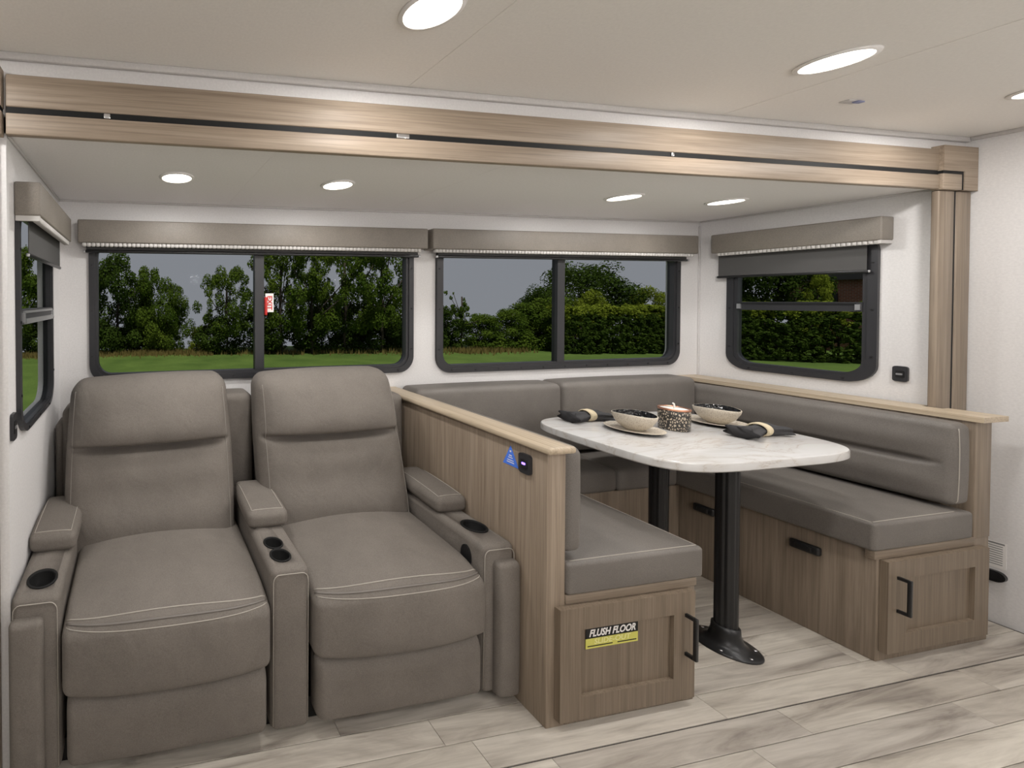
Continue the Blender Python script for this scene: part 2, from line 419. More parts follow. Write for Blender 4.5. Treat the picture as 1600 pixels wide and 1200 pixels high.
# ------------------------------------------------------------------ slide-out fascia: beam and posts
beam = thing('fascia_beam', (1.7, YF, 2.0), 'long wood-grain fascia beam across the slide-out opening, split by a black seal line', 'beam')
build('upper_board', MB().box(XL + .005, 3.70, YF, 1.336, 2.089, 2.188, .004), WOOD_BEAM, beam)
build('lower_board', MB().box(XL + .005, 3.70, YF - .002, 1.336, 2.004, 2.070, .004), WOOD_BEAM, beam)
build('seal_strip', MB().box(XL + .005, 3.70, YF + .003, 1.336, 2.068, 2.091), BLACKER, beam)
for x, w in ((-.105, .02), (.905, .05), (2.12, .012)):
    build('clip', MB().box(x, x + w, YF - .001, YF + .004, 2.0715, 2.0875, .002), CHROME, beam)
for (x0, x1, sx, lab) in ((3.672, 3.892, 1, 'right'), (-.62, -.405, -1, 'left')):
    p = thing('fascia_post', ((x0 + x1) / 2, YF, 0), {'right': 'upright wood-grain fascia post behind the dinette bench end, with square corner block',
             'left': 'wood-grain corner block of fascia post beside the swivelled-up end of beam'}[lab], 'post')
    if sx > 0: i0, i1, o0, o1, bx0, bx1 = 3.672, 3.774, 3.790, 3.888, 3.666, 3.897
    else: i0, i1, o0, o1, bx0, bx1 = -.51, -.428, -.62, -.526, -.63, -.405
    if sx < 0: p['label'] = 'square wood-grain corner block and post at the sofa end of the beam'
    build('inner_board', MB().box(i0, i1, YF, 1.336, 0.0, 1.998, .004), WOOD_Z, p)
    build('outer_board', MB().box(o0, o1, YF, 1.336, 0.0, 1.998, .004), WOOD_Z, p)
    build('seal_strip', MB().box(min(i1, o1), max(i0, o0), YF + .003, 1.336, 0.0, 1.998), BLACKER, p)
    # corner block of two pieces around an L-shaped seal
    yb_ = YF - .012
    if sx > 0:
        L = [(bx0, 2.087), (3.806, 2.087), (3.806, 2.0), (bx1, 2.0), (bx1, 2.203), (bx0, 2.203)]
        q = (bx0, 3.79, 2.0, 2.073)
    else:
        L = [(bx1, 2.087), (-.536, 2.087), (-.536, 2.0), (bx0, 2.0), (bx0, 2.203), (bx1, 2.203)]
        q = (-.52, bx1, 2.0, 2.073)
    build('corner_block', MB().prism(L, XZ, yb_, 1.336), WOOD_BEAM, p)
    build('inner_block', MB().box(q[0], q[1], yb_, 1.336, q[2], q[3], .003), WOOD_BEAM, p)
    build('block_seal', MB().box(min(q[0], bx0) + .003, max(q[1], bx1) - .003, yb_ + .003, 1.336, 2.002, 2.2), BLACKER, p)

# ------------------------------------------------------------------ windows
def window(num, w, to3, n_in, split, vertical, wall_d, sgn, screws=True):
    """w: u0,u1,v0,v1; to3 maps (u, v, d) with d the distance into the room from the wall face"""
    T3 = lambda u, v, d: to3(u, v, wall_d + sgn * d)
    r = .095; fw = .018 if num == 4 else .03; iw = .010 if num == 4 else .020
    b = MB().prism(rrect(*w, r), T3, 0, .016, [rrect(w[0] + fw, w[1] - fw, w[2] + fw, w[3] - fw, r - fw * .6)])
    i2 = (w[0] + fw - .004, w[1] - fw + .004, w[2] + fw - .004, w[3] - fw + .004)
    b.prism(rrect(*i2, r - fw * .6), T3, -.026, .010, [rrect(i2[0] + iw, i2[1] - iw, i2[2] + iw, i2[3] - iw, r - fw)])
    fr = build('window_%d' % num, b, BLACK, kind='structure')
    g = (i2[0] + iw - .002, i2[1] - iw + .002, i2[2] + iw - .002, i2[3] - iw + .002)
    a, c = split
    if not vertical:
        build('mullion', MB().prism([(a, g[2]), (c, g[2]), (c, g[3]), (a, g[3])], T3, -.024, .012), BLACK, fr)
        panes = ((g[0], a + .004, g[2], g[3], -.008), (c - .004, g[1], g[2], g[3], -.016))
    else:
        build('rail', MB().prism([(g[0], a), (g[1], a), (g[1], c), (g[0], c)], T3, -.024, .014), BLACK, fr)
        build('latch_strip', MB().prism([(g[0] + .02, c - .013), (g[1] - .02, c - .013), (g[1] - .02, c - .005), (g[0] + .02, c - .005)], T3, .014, .02), GREYMET if num == 4 else BLACK_M, fr)
        if num == 4: build('latch_bar', MB().prism([(g[0] + .03, a + .002), (g[1] - .02, a + .002), (g[1] - .02, a + .02), (g[0] + .03, a + .02)], T3, .014, .022), GREYMET, fr)
        for u in (g[0] + .004, g[1] - .02):
            build('corner_latch', MB().prism([(u, a + .008), (u + .016, a + .008), (u + .016, c - .012), (u, c - .012)], T3, .012, .022), GREYMET, fr)
        panes = ((g[0], g[1], g[2], a + .004, -.008), (g[0], g[1], c - .004, g[3], -.016))
    for (u0, u1, v0, v1, d) in panes:
        rr = .045
        build('pane', MB().prism(rrect(u0, u1, v0, v1, rr, 4) if False else [(u0, v0), (u1, v0), (u1, v1), (u0, v1)], T3, d, d + .004), GLASS, fr)
    # screws in the frame
    sb = []
    nu = max(2, int((w[1] - w[0]) / .16))
    for i in range(nu):
        u = w[0] + .1 + (w[1] - w[0] - .2) * i / (nu - 1); sb.append((u, w[2] + fw / 2))
    for i in range(3):
        v = w[2] + .14 + (w[3] - w[2] - .3) * i / 2; sb += [(w[0] + fw / 2, v), (w[1] - fw / 2, v)]
    for u, v in sb:
        build('screw', MB().prism([(u + .005 * math.cos(t * math.pi / 3), v + .005 * math.sin(t * math.pi / 3)) for t in range(6)], T3, .016, .0185), BLACK_M, fr)
    return fr
win1 = window(1, WIN[1], XZ, None, (.630, .682), False, YB, -1)
win2 = window(2, WIN[2], XZ, None, (2.592, 2.645), False, YB, -1)
win3 = window(3, WR, YZ, None, (1.427, 1.477), True, XR, -1)
win4 = window(4, WLF, YZ, None, (1.418, 1.470), True, XL, 1)
# emergency exit pull and its label on the first window
xh = build('exit_handle', MB().box(.683, .697, YB - .028, YB - .006, 1.415, 1.515, .004), RED, win1)
lb = MB().box(.690, .737, YB - .012, YB - .010, 1.432, 1.535)
lb.text('EXIT', .038, lambda u, v: (.713 + v * 1.0, YB - .0125, 1.483 - u), 1, bold=.001)
build('exit_label', lb, [WHITE, RED], win1, label='white label with red upright lettering', fix=False)

# ------------------------------------------------------------------ window valances and shades
def valance(name_label, box, axis, shade=None, strip_side=-1):
    x0, x1, y0, y1, z0, z1 = box
    t = thing('window_valance', ((x0 + x1) / 2, (y0 + y1) / 2, z0), name_label, 'valance')
    build('cover', MB().box(x0, x1, y0, y1, z0, z1, .007, seg=3), VALANCE, t)
    b = MB(); e = .012
    if axis == 'x':
        n = int((x1 - x0 - .04) / .022); yy0, yy1 = y0 + .006, y0 + .03
        for i in range(n): xx = x0 + .02 + i * .022; b.box(xx, xx + .0212, yy0, yy1, z0 - .018, z0 + .002, .004, seg=1)
    else:
        n = int((y1 - y0 - .03) / .016)
        xx0, xx1 = (x0 + .006, x0 + .03) if strip_side < 0 else (x1 - .03, x1 - .006)
        for i in range(n): yy = y0 + .012 + i * .016; b.box(xx0, xx1, yy, yy + .0152, z0 - .018, z0 + .002, .003, seg=1)
        b.box(x0 + .004, x1 - .004, y0 + .004, y0 + .014, z0 - .016, z0 + .002)
    build('gathered_lining', b, STRIP, t, label='pale gathered lining edge')['kind'] = 'stuff'
    return t
V1 = valance('long grey-brown padded valance over the wide window behind the sofa', (-.297, 1.630, 2.078, YB, 1.787, 1.902), 'x')
V2 = valance('long grey-brown padded valance over the wide window behind the dinette', (1.662, 3.578, 2.078, YB, 1.787, 1.905), 'x')
V3 = valance('short grey-brown padded valance over the end window above the dinette bench', (3.645, XR, 1.45, 2.062, 1.787, 1.906), 'y', -1)
V4 = valance('short grey-brown padded valance over the end window beside the sofa arm', (XL, -.316, 1.405, 2.02, 1.778, 1.890), 'y', strip_side=1)
def shade(lab, pts, bar, parts_axis):
    x0, x1, y0, y1, z0, z1 = pts
    t = thing('roller_shade', ((x0 + x1) / 2, (y0 + y1) / 2, z0), lab, 'shade', None)
    build('shade_cloth', MB().box(x0, x1, y0, y1, z0, z1), SHADE, t)
    build('hem_bar', MB().box(*bar, .004), BLACK_M, t)
    if parts_axis == 'y':
        for yy in (bar[2] - .006, bar[3]): build('end_cap', MB().box(bar[0] + .001, bar[1] - .001, yy, yy + .006, bar[4] + .001, bar[5] - .001, .002), GREYMET, t)
    else:
        for xx in (bar[0] - .012, bar[1]): build('end_cap', MB().box(xx, xx + .012, bar[2] + .001, bar[3] - .001, bar[4] + .001, bar[5] - .001, .002), GREYMET, t)
shade('rolled-up black roller shade under the valance behind the sofa', (-.262, 1.602, 2.128, 2.131, 1.757, 1.786), (-.265, 1.606, 2.122, 2.136, 1.742, 1.758), 'x')
shade('rolled-up black roller shade under the valance behind the dinette', (1.735, 3.562, 2.128, 2.131, 1.757, 1.786), (1.732, 3.566, 2.122, 2.136, 1.742, 1.758), 'x')
shade('charcoal roller shade half lowered over the end window above the dinette bench', (3.694, 3.697, 1.512, 2.052, 1.642, 1.786), (3.690, 3.702, 1.508, 2.058, 1.628, 1.643), 'y')
shade('charcoal roller shade half lowered over the end window beside the sofa', (-.369, -.366, 1.455, 2.0, 1.66, 1.777), (-.374, -.361, 1.45, 2.005, 1.647, 1.661), 'y')

# ------------------------------------------------------------------ downlights
def downlight(x, y, z, power, r, lab, grp):
    t = thing('downlight', (x, y, z - .008), lab, 'light', grp)
    build('trim_ring', MB().lathe([(r, z - .001), (r + .012, z - .001), (r + .010, z - .006), (r, z - .0075)], x, y, 40, caps=(0, 0)), WHITE, t)
    build('lens', MB().lathe([(r * .99, z - .001), (r * .99, z - .004), (r * .9, z - .0055)], x, y, 40), LED, t)
    ld = bpy.data.lights.new('downlight_lamp', 'AREA'); ld.shape = 'DISK'; ld.size = 2 * r * S * .95; ld.energy = power; ld.color = (1, .975, .95); ld.spread = SPREAD
    lo = bpy.data.objects.new('downlight_lamp', ld); COL.objects.link(lo); lo.parent = t; lo.location = (0, 0, -.002)
for x, y, lab in ((.16, 1.70, 'round downlight in the slide-out ceiling above the sofa seat beside the end wall'), (.881, 1.70, 'round downlight in the slide-out ceiling above the sofa seat beside the dinette'),
                  (2.425, 1.69, 'round downlight in the slide-out ceiling above the dinette table'), (3.078, 1.685, 'round downlight in the slide-out ceiling nearest the end window above the dinette bench')):
    downlight(x, y, ZS, LAMP_SLIDE, .062, lab, 'downlights in the slide-out ceiling')
for x, y, w_, lab in ((.76, .96, LAMP_MAIN, 'round downlight in the higher main ceiling in front of the sofa'), (2.197, .962, LAMP_MAIN, 'round downlight in the higher main ceiling in front of the dinette table'),
                      (3.275, .965, LAMP_MAIN, 'round downlight in the higher main ceiling beside the white partition wall'), (-.70, .96, LAMP_MAIN, 'added unseen downlight in the main ceiling past the sofa end of the beam'),  # the last one is out of view, added for more room light
                      (.76, -.3, FILL_REAR, None), (2.197, -.3, FILL_REAR, None), (-.70, -.3, FILL_REAR, None), (3.275, -.3, FILL_REAR, None)):  # out-of-view row added as fill light
    downlight(x, y, ZC, w_, .068, lab or 'added unseen downlight in the main ceiling over the aisle, away from the slide-out', 'downlights in the main ceiling')
for x in (.7, 2.7):       # unseen globe lamps, added behind the camera for even light on beam and walls
    t = thing('added_globe_lamp', (x, Y0, 1.62), 'added unseen globe lamp that evens the light on the beam and walls', 'lamp', 'added globe fill lamps')
    build('back_plate', MB().box(x - .05, x + .05, Y0, Y0 + .012, 1.62, 1.72, .004), BLACK_M, t)
    build('arm', MB().tube([(x, Y0 + .01, 1.67), (x, Y0 + .07, 1.67), (x, Y0 + .10, 1.70)], .008, 8), BLACK_M, t)
    build('globe', MB().lathe([(.07 * math.sin(math.pi * i / 12) + .0005, 1.77 - .07 * math.cos(math.pi * i / 12)) for i in range(13)], x, Y0 + .10, 24), emit('fill_globe_glow', (1, .96, .92), 3), t)
    ld = bpy.data.lights.new('fill_bulb', 'POINT'); ld.energy = FILL_GLOBE; ld.shadow_soft_size = .075 * S; ld.color = (1, .975, .95)
    lo = bpy.data.objects.new('fill_bulb', ld); COL.objects.link(lo); lo.parent = t; lo.location = (0, .185 * S, .15 * S)
t = thing('ceiling_sensor', (2.716, 1.15, ZC - .01), 'tiny pale clip with blue film on the main ceiling', 'clip')
build('plate', MB().box(2.68, 2.75, 1.14, 1.165, ZC - .004, ZC, .001), TRIM, t)
build('film_tab', MB().box(2.715, 2.75, 1.135, 1.15, ZC - .009, ZC - .004, .001), painted('blue_grey_film', (.25, .27, .42)), t)

# ------------------------------------------------------------------ power outlets
def outlet(lab, cx, cy, cz, normal, w=.05, h=.075, led=False):
    t = thing('power_outlet', (cx, cy, cz - h / 2), lab, 'outlet')
    N = {'-x': lambda u, v, d: (cx - d, cy - u, cz + v), '+x': lambda u, v, d: (cx + d, cy + u, cz + v)}[normal]
    build('plate', MB().prism(rrect(-w / 2, w / 2, -h / 2, h / 2, .01, 4), N, 0, .010), BLACK, t)
    build('socket', MB().prism(rrect(-w * .28, w * .28, -h * .25, h * .22, .005, 3), N, .010, .0125), BLACK_M, t)
    if led: build('indicator', MB().prism(rrect(-.007, .007, -.003, .005, .003, 3), N, .0125, .014), BLUE_LED, t)
    else: build('port', MB().prism(rrect(-.010, .008, -.006, .003, .002, 3), N, .0125, .014), GREYMET, t)
outlet('square black power outlet on the white wall beside the fascia post', XR, 1.424, 1.122, '-x', .042, .076)
outlet('black power outlet on the white wall next to the end window beside the sofa', XL, 1.365, 1.10, '+x', .045, .085)

# ------------------------------------------------------------------ theater sofa
sofa = thing('theater_sofa', (.5, 1.7, 0), 'taupe fabric two-seat reclining theater sofa with cup holders and center console', 'sofa')
def lerp(a, b, t): return a + (b - a) * t
def project(mb, pts, d):
    """drop points along d on the surface of mb"""
    tree = BVHTree.FromPolygons([Vector(v) for v in mb.v], mb.f); out = []
    d = Vector(d).normalized()
    for p in pts:
        h = tree.ray_cast(Vector(p) - d * .6, d)
        if h[0] is not None: out.append(h[0] - d * .0008)
    return out
for si, (x0, x1) in enumerate(((-.240, .428), (.580, 1.240))):
    cx = (x0 + x1) / 2; hw = (x1 - x0) / 2
    # seat cushion, crowned, with a rolled front edge
    def fs(x, y, z):
        u = (x - cx) / hw; t = (y - 1.26) / .5
        top = max(0, (z - .29) / .22)
        z += top * (.012 * (1 - t) * (1 - u * u) + .030 * t * (1 - u * u) - .010 * t - .022 * max(0, 1 - t * 5) * abs(u) ** 2.5 + .018 * t - .010 * max(0, 1 - t * 4) ** 2)
        if t < .3: y += -.014 * (1 - u * u) * (1 - t / .3) + .012 * abs(u) ** 4
        return (x, y, z)
    mb = MB().puff(x0, x1, 1.258, 1.80, .285, .510, .026, (18, 16, 8), (0, .014, .022), fs)
    seat = build('seat', mb, SOFA, sofa)
    for (yy, zz, dr, rad, mt, nm) in ((1.278, .515, (0, .25, -1), .0022, THREAD, 'stitching'), (1.262, .503, (0, .7, -.7), .0035, WELT, 'seam'), (1.250, .492, (0, 1, -.35), .0016, THREAD, 'stitching')):
        pts = []
        for i in range(49):
            u = -1 + 2 * i / 48
            pts.append((cx + u * (hw - .012), yy + .030 * abs(u) ** 4, zz))
        build(nm, MB().tube(project(mb, pts, dr), rad), mt, seat)
    # footrest panel
    fr = MB().puff(x0 + .012, x1 - .012, 1.272, 1.36, .058, .279, .028, (12, 4, 8), (0, .012, 0), lambda x, y, z: (x, y + (.02 * max(0, (z - .235) / .044) if y < 1.31 else 0), z))
    build('footrest', fr, SOFA, sofa)
    # backrest with headrest roll
    bx0, bx1 = ((-.302, .405), (.545, 1.242))[si]; bc = (bx0 + bx1) / 2; bw = (bx1 - bx0) / 2
    ZCR = .872
    def fb(x, y, z):
        u = (x - bc) / bw; front = max(0, min(1, (1.80 - y) / .12))
        zz = (z - .47) / .68
        e = max(0, 1 - abs(u) ** 6); h = z - ZCR
        d = math.exp(-(h / .014) ** 2) * e * .050
        if h > 0: d -= .062 * math.sin(math.pi * min(1, (h / .29)) ** .62) * (1 - u ** 4)
        else: d -= (.020 * math.exp(-((h + .09) / .08) ** 2) + .030 * math.exp(-((z - .60) / .10) ** 2)) * (1 - u ** 4)
        y2 = y + d * front + (z - .5) * .27
        z2 = z + .018 * (u * .5) * zz * (1 if si == 0 else .6)
        x2 = bc + (x - bc) * (1 - .05 * max(0, zz - .5) ** 1.5 - .03 * max(0, .3 - zz))
        return (x2, y2, z2)
    mb = MB().puff(bx0, bx1, 1.665, 1.83, .42, 1.142, .06, (22, 4, 90), (.012, .022, .014), fb)
    back = build('backrest', mb, SOFA, sofa)
    for sgn in (-1, 1):
        xs = bc + sgn * (bw - .022)
        pts = project(mb, [(bc + (xs - bc) * (1 - .05 * max(0, (z - .47) / .68 - .5) ** 1.5), 1.2, z) for z in [.50 + .60 * i / 44 for i in range(45)]], (0, 1, 0))
        build('stitching', MB().tube(pts, .0018), THREAD_D, back)
    build('back_shell', MB().box(bx0 + .03, bx1 - .03, 1.93, 2.10, .10, .98, .02), SOFA, sofa)
# arms and console
def arm(nm, x0, x1, y1, pad, cups, panel):
    a = MB().box(x0, x1, 1.298, y1, .03, .588, .024, seg=4)
    ar = build(nm, a, SOFA, sofa)
    px0, px1, py0, py1 = pad
    c = (px0 + px1) / 2
    def fp(x, y, z):
        t = (y - py0) / (py1 - py0)
        return (c + (x - c) * (1 - .12 * max(0, t - .5) * 2 * abs(t)), y, z + .012 * t)
    pm = MB().puff(px0, px1, py0, py1, .589, .652, .022, (8, 14, 4), (.004, .006, .010), fp)
    pd = build('arm_pad', pm, SOFA, ar)
    i = .018
    loop = [(px0 + i, py1 - .04)] + [(px0 + i, lerp(py1 - .06, py0 + i, k / 10)) for k in range(11)] + [(lerp(px0 + i, px1 - i, k / 8), py0 + i) for k in range(1, 9)] + [(px1 - i, lerp(py0 + i, py1 - .06, k / 10)) for k in range(1, 11)]
    pts = project(pm, [(x, y, 1.2) for x, y in loop], (0, 0, -1))
    # arm pad stitching is laid on the arm (third level is the limit)
    build('stitching', MB().tube(pts, .0018), THREAD, ar)
    for (x, y, r) in cups:
        cm = MB().lathe([(r * 1.02, .52), (r * 1.02, .62)], x, y, 28)
        co = build('cutter', cm, BLACKER, sofa); md = ar.modifiers.new('b', 'BOOLEAN'); md.object = co; md.operation = 'DIFFERENCE'; md.solver = 'EXACT'
        dg = bpy.context.evaluated_depsgraph_get(); dg.update(); nm_ = bpy.data.meshes.new_from_object(ar.evaluated_get(dg)); ar.modifiers.clear(); ar.data = nm_
        bpy.data.objects.remove(co)
        h = MB().lathe([(r * 1.00, .525), (r * 1.00, .588), (r * 1.12, .5885), (r * 1.12, .591), (r * 1.04, .593), (r * .94, .591), (r * .92, .586), (r * .88, .528), (.002, .528)], x, y, 28, caps=(1, 1))
        build('cup_holder', h, BLACKER, ar, label='round black cup holder')
    y = 1.297
    pts = [(x0 + .008, y + .006, .05), (x0 + .008, y, .545)] + [(x0 + .008 + .022 * (1 - math.cos(t)), y, .545 + .026 * math.sin(t)) for t in (.4, .8, 1.2, 1.57)] + \
          [(x1 - .008 - .022 * (1 - math.cos(t)), y, .545 + .026 * math.sin(t)) for t in (1.57, 1.2, .8, .4)] + [(x1 - .008, y, .545), (x1 - .008, y + .006, .05)]
    build('front_stitching', MB().tube(pts, .0016), THREAD, ar)
    if panel:
        build('front_panel', MB().puff(panel[0], panel[1], 1.272, 1.315, .03, .532, .019, (5, 2, 14), (0, .008, 0)), SOFA, ar)
    return ar
arm('armrest', -.392, -.246, 2.0, (-.396, -.232, 1.525, 1.81), [(-.316, 1.385, .043)], (-.393, -.292))
con = arm('console', .434, .574, 2.0, (.424, .590, 1.545, 1.82), [(.492, 1.446, .033), (.493, 1.372, .034)], None)
ra = arm('armrest', 1.246, 1.386, 2.0, (1.243, 1.388, 1.525, 1.83), [(1.323, 1.42, .042)], (1.290, 1.387))
# rear uprights behind the arms
for (x0, x1, zt) in ((-.352, -.27, 1.0), (.398, .556, 1.035), (1.22, 1.375, 1.0)):
    build('rear_upright', MB().puff(x0, x1, 1.93, 2.09, .50, zt, .03, (5, 4, 10), (.002, .006, .004)), SOFA, sofa)
build('rear_skirt', MB().puff(-.385, -.345, 1.95, 2.08, .45, .93, .018, (3, 3, 8)), SOFA, sofa)
# reclining switch on the inner face of the arm beside the dinette
sw = MB().prism([(1.372 + .024 * math.cos(2 * math.pi * i / 20), .510 + .042 * math.sin(2 * math.pi * i / 20)) for i in range(20)], YZ, 1.240, 1.247)
build('recline_switch', sw, BLACK_M, ra, label='oval black recline switch')
build('base_plinth', MB().box(-.37, 1.36, 1.36, 2.02, .0, .075), BLACKER, sofa)

# ------------------------------------------------------------------ dinette benches
def cab_door(parent, x0, x1, z0, z1, y, ix0, ix1, iz0, iz1, hx, hz0, hz1):
    """shaker door: proud frame around a recessed panel"""
    d = build('door', MB().prism([(x0, z0), (x1, z0), (x1, z1), (x0, z1)], XZ, y - .020, y, [[(ix0, iz0), (ix1, iz0), (ix1, iz1), (ix0, iz1)]]), WOOD_DOOR, parent)
    build('panel', MB().box(ix0 - .004, ix1 + .004, y - .008, y - .001, iz0 - .004, iz1 + .004), WOOD_DOOR, d)
    hy = y - .020
    build('handle', MB().box(hx - .006, hx + .006, hy - .032, hy - .022, hz0, hz1, .002).box(hx - .005, hx + .005, hy - .026, hy, hz0, hz0 + .012).box(hx - .005, hx + .005, hy - .026, hy, hz1 - .012, hz1), BLACK_M, d, label='black bar handle')
    return d
YC = 1.185
# bench with the partition beside the sofa
lb_ = thing('dinette_bench', (1.7, 1.6, 0), 'wood-grain dinette bench with tall partition panel beside the sofa and a yellow-stickered cabinet door', 'bench')
build('partition', MB().box(1.391, 1.466, YC, YB, 0, .966, .002), WOOD_BEAMZ, lb_)
build('cap_rail', MB().box(1.372, 1.486, YC - .022, YB, .966, .990, .009, seg=3), WOOD_CAP, lb_)
build('cabinet', MB().box(1.466, 2.040, YC, YB, 0, .455, .003), WOOD_Z, lb_)
build('face_rail', MB().box(1.466, 2.042, YC - .004, YC + .02, .432, .462, .002), WOOD_X, lb_)
dl = cab_door(lb_, 1.424, 2.008, .034, .428, YC - .001, 1.512, 1.912, .114, .350, 1.966, .196, .350)
st = MB(); YS = YC - .001 - .0085 - .002
st.box(1.541, 1.765, YS, YS + .0015, .305, .341, mi=0).box(1.541, 1.765, YS, YS + .0015, .2695, .305, mi=1)
st.box(1.548, 1.758, YS - .0004, YS, .276, .2795, mi=0).box(1.655, 1.675, YS - .0006, YS, .2755, .280, mi=1)
st.text('FLUSH FLOOR', .0305, lambda u, v: (1.653 + u * 1.03, YS - .0006, .3225 + v * 1.12), 2, .28, .0011)
st.text('SLIDE-OUT', .026, lambda u, v: (1.653 + u * 1.22, YS - .0006, .2925 + v), 3, .1, .0004)
build('sticker', st, [BLACKER, YELLOW, WHITE, YELLOW_P], dl, label='black and yellow sticker with slanted lettering', fix=False)
# outlet and blue sticker on the partition
outlet('black power outlet with glowing blue dot on the wooden partition', 1.391, 1.262, .900, '-x', .046, .072, True)
bs = MB().prism([(1.357, .868), (1.292, .868), (1.325, .944)], YZ, 1.3897, 1.3908)
for (zz, ww, hh) in ((.922, .006, .006), (.906, .012, .0035), (.898, .018, .003), (.888, .026, .003), (.880, .030, .003)):   # small unreadable print
    bs.box(1.3892, 1.3898, 1.325 - ww / 2, 1.325 + ww / 2, zz - hh / 2, zz + hh / 2, mi=1)
build('triangle_sticker', bs, [BLUE, WHITE], None, 'small blue triangular sticker beside the outlet on the wooden partition', 'sticker', fix=False)
# bench along the end wall
rb = thing('dinette_bench', (3.3, 1.6, 0), 'wood-grain dinette bench along the end wall with plain cabinet door and end panel', 'bench')
build('cabinet', MB().box(2.985, 3.662, YC, YB, 0, .455, .003), WOOD_Z, rb)
build('face_rail', MB().box(2.962, 3.56, YC - .004, YC + .02, .428, .462, .002), WOOD_X, rb)
build('end_panel', MB().box(3.560, 3.662, YC - .002, YB, .455, .962, .003), WOOD_Z, rb)
capo = [(3.548, YC - .022), (3.706, YC - .022), (3.706, 1.295), (3.664, 1.295), (3.664, 1.345), (3.712, 1.345), (3.712, YB), (3.548, YB)]
build('cap_rail', MB().prism(capo, XY, .963, .986), WOOD_CAP, rb)
cab_door(rb, 2.998, 3.604, .046, .424, YC - .001, 3.108, 3.516, .120, .350, 3.052, .214, .362)
for (ya, ye) in ((1.318, 1.405), (1.652, 1.735)):
    build('side_latch', MB().box(2.962, 2.985, ya, ye, .352, .392, .008).box(2.956, 2.963, ya + .02, ye - .02, .362, .382, .002), BLACK_M, rb)
# bench under the rear window
bb = thing('dinette_bench', (2.5, 1.98, 0), 'low wood-grain dinette bench base under the rear window behind the table', 'bench')
build('cabinet', MB().box(2.044, 2.982, 1.80, YB, 0, .455, .003), WOOD_Z, bb)
build('bolt_cap', MB().lathe([(.010, 0), (.010, .004), (.006, .006)], 0, 0, 12, xf=lambda v: (2.40 + v[0], 1.80 - v[2], .41 + v[1])), BLACK_M, bb)

# seat and back cushions: each can be lifted off
def cushion(name, lab, box, r, puff, n, fn=None, seams=None, grp=None, mat=LEATHER):
    mb = MB().puff(*box, r, n, puff, fn)
    t = build(name, mb, mat, None, lab, 'cushion', grp)
    if seams:
        for (pts, d) in seams:
            build('stitching', MB().tube(project(mb, pts, d), .0017), THREAD, t)
    return t
line = lambda a, b_, n=24: [tuple(lerp(a[i], b_[i], k / n) for i in range(3)) for k in range(n + 1)]
cushion('seat_cushion', 'taupe leather seat cushion on the bench beside the wooden partition', (1.468, 2.066, 1.176, 2.15, .463, .576), .012, (.003, .004, .008), (12, 16, 3), None,
        [(line((1.49, 1.19, 1.2), (2.05, 1.19, 1.2)), (0, 0, -1)), (line((2.052, 1.19, 1.2), (2.052, 1.8, 1.2)), (0, 0, -1))])
cushion('seat_cushion', 'taupe leather seat cushion on the bench along the end wall', (2.948, 3.535, 1.176, 2.15, .463, .578), .012, (.003, .004, .008), (12, 16, 3), None,
        [(line((2.97, 1.19, 1.2), (3.45, 1.19, 1.2)), (0, 0, -1)), (line((2.962, 1.19, 1.2), (2.962, 1.8, 1.2)), (0, 0, -1))])
cushion('seat_cushion', 'taupe leather rear seat cushion nearer the wooden partition, under the table', (2.072, 2.536, 1.782, 2.15, .46, .58), .022, (.004, .008, .010), (8, 8, 3), grp=None)
cushion('seat_cushion', 'taupe leather rear seat cushion nearer the end wall, under the table', (2.542, 2.942, 1.782, 2.15, .46, .58), .022, (.004, .008, .010), (8, 8, 3))
cushion('back_cushion', 'upright taupe leather back cushion against the wooden partition', (1.470, 1.552, 1.192, 1.962, .598, .975), .03, (.010, .004, .004), (3, 16, 10))
def crease(zc, xf, depth, y0, y1):
    ss = lambda t: max(0, min(1, t)) ** 2 * (3 - 2 * max(0, min(1, t)))
    def f(x, y, z):
        e = ss((y - y0) / .05) * ss((y1 - y) / .05); fr = ss((xf + .06 - x) / .06)
        return (x + fr * (e * depth * math.exp(-((z - zc) / .012) ** 2) - .010 * ss((y - 1.2) / .08) * (math.exp(-((z - zc - .085) / .05) ** 2) + math.exp(-((z - zc + .085) / .05) ** 2))), y, z)
    return f
cushion('back_cushion', 'long upright taupe leather back cushion with a sewn channel, against the end wall bench panel', (3.452, 3.556, 1.192, 2.135, .598, .955), .026, (.010, .006, .006), (4, 26, 64),
        crease(.775, 3.452, .026, 1.235, 2.2), [(line((3.472, 1.0, .61), (3.472, 1.0, .935)), (0, 1, 0))])
cushion('back_cushion', 'taupe leather back cushion under the rear window nearer the wooden partition', (1.50, 2.436, 1.99, 2.14, .602, 1.003), .03, (.004, .014, .008), (16, 3, 12))
cushion('back_cushion', 'taupe leather back cushion under the rear window nearer the end wall', (2.444, 3.424, 1.99, 2.14, .602, 1.006), .03, (.004, .014, .008), (16, 3, 12))

